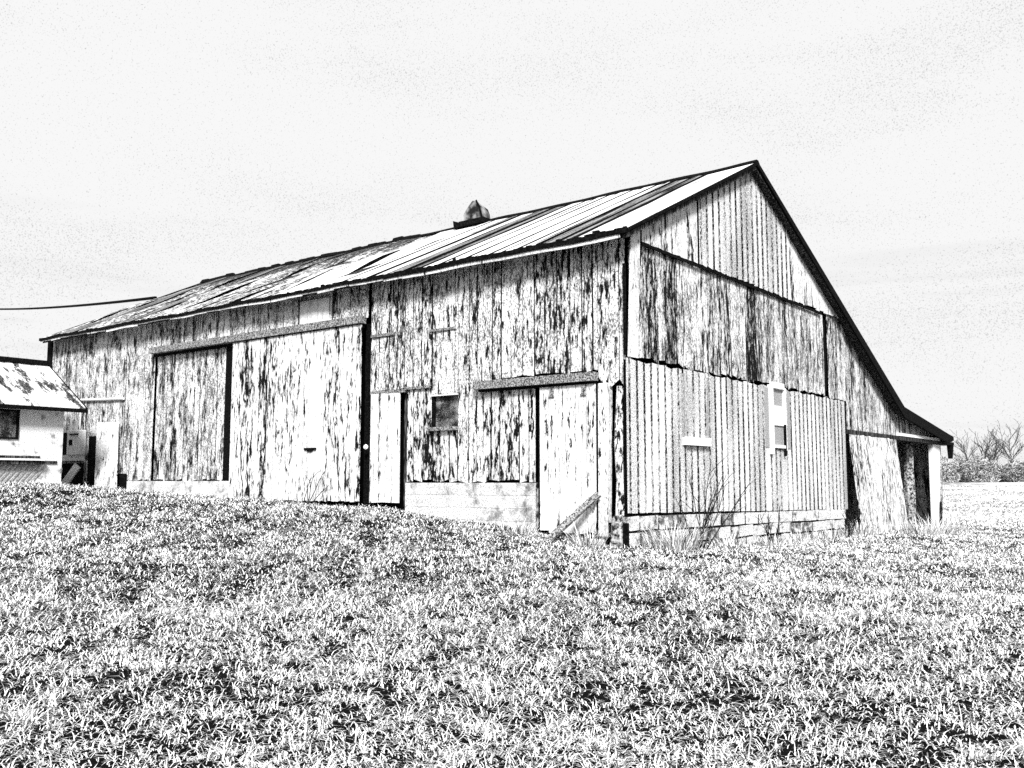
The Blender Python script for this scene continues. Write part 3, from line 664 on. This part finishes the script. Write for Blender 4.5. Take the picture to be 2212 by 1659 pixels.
# ------------------------------------------------------------------ grass (nobody could count it)
def vnoise(x, y, s, seed):
    r2 = np.random.default_rng(seed); T = r2.random((256, 256)); X, Y = x * s, y * s
    i, j = np.floor(X).astype(int), np.floor(Y).astype(int); fx, fy = X - i, Y - j; fx = fx * fx * (3 - 2 * fx); fy = fy * fy * (3 - 2 * fy)
    g_ = lambda a, b: T[a % 256, b % 256]
    return (g_(i, j) * (1 - fx) + g_(i + 1, j) * fx) * (1 - fy) + (g_(i, j + 1) * (1 - fx) + g_(i + 1, j + 1) * fx) * fy
def blades(bx, by, ln, wd, lift, az, name, m, base=None):
    n = len(bx); z = height(bx, by) if base is None else base
    dx, dy = np.cos(az), np.sin(az); px, py = -dy * wd * .5, dx * wd * .5
    V = np.empty((n, 5, 3))
    V[:, 0] = np.stack([bx - px, by - py, z - .02], 1); V[:, 1] = np.stack([bx + px, by + py, z - .02], 1)
    tr, tz = ln * (.95 - .55 * lift), ln * (.10 + .80 * lift)
    mx, my, mz = bx + dx * tr * .46, by + dy * tr * .46, z + tz * .5 + ln * .09
    V[:, 2] = np.stack([mx + px * .9, my + py * .9, mz], 1); V[:, 3] = np.stack([mx - px * .9, my - py * .9, mz], 1)
    V[:, 4] = np.stack([bx + dx * tr, by + dy * tr, z + tz], 1)
    me = bpy.data.meshes.new(name); me.vertices.add(n * 5); me.vertices.foreach_set('co', V.reshape(-1))
    idx = np.arange(n)[:, None] * 5
    loops = np.concatenate([idx + [0, 1, 2, 3], idx + [3, 2, 4]], 1).reshape(-1)
    me.loops.add(n * 7); me.loops.foreach_set('vertex_index', loops.astype(np.int32))
    me.polygons.add(n * 2)
    st = (np.arange(n)[:, None] * 7 + [0, 4]).reshape(-1); me.polygons.foreach_set('loop_start', st.astype(np.int32))
    me.materials.append(m); me.update(calc_edges=True)
    o = bpy.data.objects.new(name, me); COL.objects.link(o); return o
def outside(x, y):
    inb = (x > -17.3) & (x < .05) & (y > -.04) & (y < 17.5)
    ins = (x > SX - 3.3) & (x < SX + .02) & (y > -5.7) & (y < -1.45)
    return ~(inb | ins)
NTUFT, PER = 95000, 11
r_ = 2.2 + 36 * rng.random(NTUFT) ** 1.12; th = HEAD + R(80) * (rng.random(NTUFT) - .5) * (1 + .5 * np.exp(-r_ / 6))
tx, ty = CAM.x + r_ * np.cos(th), CAM.y + r_ * np.sin(th)
dens = .8 * vnoise(tx, ty, 15.0, 1) + .2 * vnoise(tx, ty, 5.0, 2)
keep = outside(tx, ty) & (rng.random(NTUFT) < np.clip(.40 + .17 * np.clip((r_ - 5) / 6, 0, 1) + 2.0 * (dens - .4), .12, 1)) & ((tx - CAM.x) * FW.x + (ty - CAM.y) * FW.y < 31.6)
tx, ty, r_ = tx[keep], ty[keep], r_[keep]; n = len(tx)
rr = np.repeat(r_, PER); N = len(rr)
spread = .03 + .0025 * rr
bx = np.repeat(tx, PER) + rng.normal(0, 1, N) * spread; by = np.repeat(ty, PER) + rng.normal(0, 1, N) * spread
tall = np.repeat(.7 + .8 * vnoise(tx, ty, 1.1, 5) * rng.random(n), PER)
ln = (.07 + .10 * rng.random(N)) * tall * np.where(rr > 12, .84, 1.0); wd = (.0034 + .00058 * rr) * (.6 + .8 * rng.random(N))
ln = ln * np.where(rng.random(N) < .03, 2.0, 1.0)
az = np.repeat(rng.random(n) * 6.283, PER) + rng.normal(0, 1.4, N); lift = np.clip(rng.normal(.14, .24, N), 0, 1)
ok = outside(bx, by)
gr_ = blades(bx[ok], by[ok], ln[ok], wd[ok], lift[ok], az[ok], 'grass', BLADE)
tag(gr_, 'rough pale grass covering the ground in front of the barn', 'grass', kind='stuff')
print('blades', int(ok.sum()))

NS = 60000
ds_, ls_ = 33 + 62 * rng.random(NS) ** 1.3, rng.random(NS)
dl_ = ds_ * (.18 + .55 * ls_)
sx_, sy_ = CAM.x + FW.x * ds_ + RT.x * dl_, CAM.y + FW.y * ds_ + RT.y * dl_
ok = outside(sx_, sy_)
st_ = blades(sx_[ok], sy_[ok], .09 + .10 * rng.random(NS)[ok], .03 + .03 * rng.random(NS)[ok], np.clip(rng.normal(.4, .3, NS), 0, 1)[ok], rng.random(NS)[ok] * 6.283, 'stubble', BLADE)
tag(st_, 'cropped stubble speckling the pale field behind the lawn', 'stubble', kind='stuff')

def tuft(x, y, n, h, spread, label, name='grass_tuft', cat='tall grass', group=None):
    a = rng.random(n) * 6.283; rd = spread * rng.random(n) ** .7
    X = rd * np.cos(a); Y = rd * np.sin(a); o = blades(X, Y, h * (.6 + .6 * rng.random(n)), .008 + .006 * rng.random(n), np.clip(rng.normal(.62, .2, n), 0, 1), a + rng.normal(0, .5, n), name, STRAW, base=np.zeros(n))
    o.location = (x, y, hz(x, y)); tag(o, label, cat, group); return o
TG = 'tall grass tufts along the gable foundation'
tuft(.55, .25, 300, .50, .34, 'big drooping grass tuft at the gable corner in front of the foundation', group=TG)
tuft(-.25, -.75, 160, .38, .22, 'ragged grass tuft in front of the stone block by the door post', group=TG)
tuft(.6, 3.6, 90, .30, .25, 'low grass tuft below the covered gable window', group=TG)
tuft(.5, 8.6, 160, .38, .35, 'grass tuft at the right end of the gable foundation', group=TG)
tuft(1.3, 10.2, 160, .45, .4, 'grass tuft at the left foot of the leaning plank door', group=TG)
tuft(1.1, 12.6, 160, .5, .4, 'grass tuft at the right foot of the leaning plank door', group=TG)
tuft(.4, 14.8, 160, .65, .5, 'tall grass tuft growing in the dark opening under the low roof', group=TG)
tuft(-1.6, -.55, 120, .28, .3, 'grass tuft at the lower end of the block foundation left of the small sliding door', group=TG)

for i, (yy, lb) in enumerate(((2.3, 'sparse grass tuft below the left part of the gable foundation, beside the largest twiggy weed'), (5.3, 'sparse grass tuft at the foot of the gable foundation under the white framed window'), (6.9, 'sparse grass tuft at the foot of the gable foundation right of the white framed window'))):
    tuft(.45, yy, 90, .3, .3, lb, group=TG)
def twig_shrub(x, y, seed, stems, h, lean, label):
    rd = random.Random(seed); mb = MB()
    for s_ in range(stems):
        a = rd.uniform(0, 6.28); tilt = rd.uniform(.05, .45); L_ = h * rd.uniform(.5, 1.1); d = Vector((math.cos(a) * tilt + lean[0], math.sin(a) * tilt + lean[1], 1)).normalized()
        p = Vector((rd.uniform(-.06, .06), rd.uniform(-.06, .06), -.03)); pts = [p.copy()]
        for k in range(6):
            d = (d + Vector((rd.uniform(-.12, .12), rd.uniform(-.12, .12), rd.uniform(-.1, .04)))).normalized(); p = p + d * L_ / 6; pts.append(p.copy())
            if k in (2, 3, 4):
                e = (d + Vector((rd.uniform(-.8, .8), rd.uniform(-.8, .8), .1))).normalized(); mb.tube([p, p + e * L_ * .18, p + e * L_ * .3 + Vector((0, 0, -.02))], [.005, .004, .002], 4)
        mb.tube(pts, [.010, .009, .008, .007, .006, .005, .003], 5)
    o = mb.build('twig_shrub', BARK, None, loc=(x, y, hz(x, y))); tag(o, label, 'shrub', 'bare twiggy weeds by the barn walls'); return o
twig_shrub(.62, .95, 3, 12, 1.3, (-.1, .25), 'largest bare twiggy weed fanning out in front of the gable foundation near the corner')
twig_shrub(.5, 3.9, 4, 8, .75, (.15, -.6), 'low bare weed slanting before the middle of the gable foundation')
twig_shrub(.45, 7.9, 5, 9, .55, (0, .1), 'small bare weed beside the right end of the gable foundation')
twig_shrub(-6.6, -.35, 6, 5, .85, (.45, 0), 'thin bare weed leaning across the bottom of the wide sliding door')

# ------------------------------------------------------------------ hedge and bare trees beyond the field
def at(px, dist):
    d = FW + RT * ((px - 1106) / 2050.0); p = CAM + d * dist; return p.x, p.y
def shrub(px, dist, wdt, h, seed, label, group):
    r2 = np.random.default_rng(seed); x, y = at(px, dist); n = 5000
    u = r2.normal(0, 1, (n, 3)); u /= np.linalg.norm(u, axis=1)[:, None]; rr_ = r2.random(n) ** .4
    P = u * rr_[:, None] * np.array([wdt / 2, wdt / 3, h * .55]); P[:, 2] = np.abs(P[:, 2] + h * .30) * (1 + .15 * np.sin(P[:, 0] * 2 + seed))
    mb = MB()
    for p in P:
        a = r2.normal(0, 1, 3); a /= np.linalg.norm(a); b = np.cross(a, r2.normal(0, 1, 3)); b /= np.linalg.norm(b); s_ = r2.uniform(.07, .2)
        mb.add([p - a * s_ * 1.6, p + b * s_ * .5, p + a * s_ * 1.6], [(0, 1, 2)])
    o = mb.build('hedge_bush', HEDGE, None, loc=(x, y, hz(x, y) - .1)); tag(o, label, 'bush', group)
HB = 'bushes of the far hedge'
HL = ['rounded grey bush of the far hedge just right of the barn post', 'bushy grey clump of the far hedge below the first bare tree', 'wide grey bush of the far hedge under the tallest bare trees',
      'lower grey bush of the far hedge in the gap between the bare trees', 'grey bush of the far hedge cut by the right edge of the photo']
for i, (px, hh) in enumerate(((2030, 6.4), (2074, 7.2), (2118, 7.4), (2162, 6.0), (2206, 7.0))): shrub(px, 140 + (i % 2) * 4, 5.0, hh * .64, 20 + i, HL[i], HB)
for i, px in enumerate((2250, 2296, 2342, 2390, 1980, 1930, 1880)): shrub(px, 141 + (i % 3) * 3, 5.4, 5.6, 40 + i, 'grey bush of the far hedge hidden behind the barn or outside the photo', HB)
def bare_tree(px, dist, h, seed, label):
    rd = random.Random(seed); x, y = at(px, dist); root = empty('bare_tree', (x, y, hz(x, y) - .1)); tag(root, label, 'tree', 'bare trees rising from the far hedge')
    tr = MB(); cr = MB()
    def grow(p, d, L_, r0, lv):
        pts = [p]; rs = [r0]
        for k in range(4):
            d = (d + Vector((rd.uniform(-.22, .22), rd.uniform(-.22, .22), rd.uniform(-.05, .16)))).normalized(); p = p + d * L_ / 4; pts.append(p); rs.append(r0 * (1 - .16 * (k + 1)))
            if lv < 3 and (k >= 1 or lv > 0):
                for _ in range(1 if lv else 2):
                    a = rd.uniform(0, 6.28); e = (d * .75 + Vector((math.cos(a), math.sin(a), rd.uniform(.0, .5))) * rd.uniform(.5, .9)).normalized(); grow(p, e, L_ * rd.uniform(.5, .7), r0 * .52, lv + 1)
        (tr if lv == 0 else cr).tube(pts, [max(q, .03) for q in rs], 5 if lv < 2 else 3)
    grow(Vector((0, 0, 0)), Vector((0, 0, 1)), h * .62, h * .022, 0)
    tr.build('trunk', BARKF, root); cr.build('crown', BARKF, root)
bare_tree(2112, 149, 7.6, 5, 'taller bare tree with a forked open crown above the far hedge')
bare_tree(2086, 150, 6.4, 8, 'smaller bare tree just left of the taller one above the far hedge')
bare_tree(2192, 149, 8.0, 12, 'bare tree with a dense dark crown nearest the right edge of the photo')
bare_tree(2136, 151, 6.2, 15, 'short bare tree just right of the tallest forked one above the hedge')
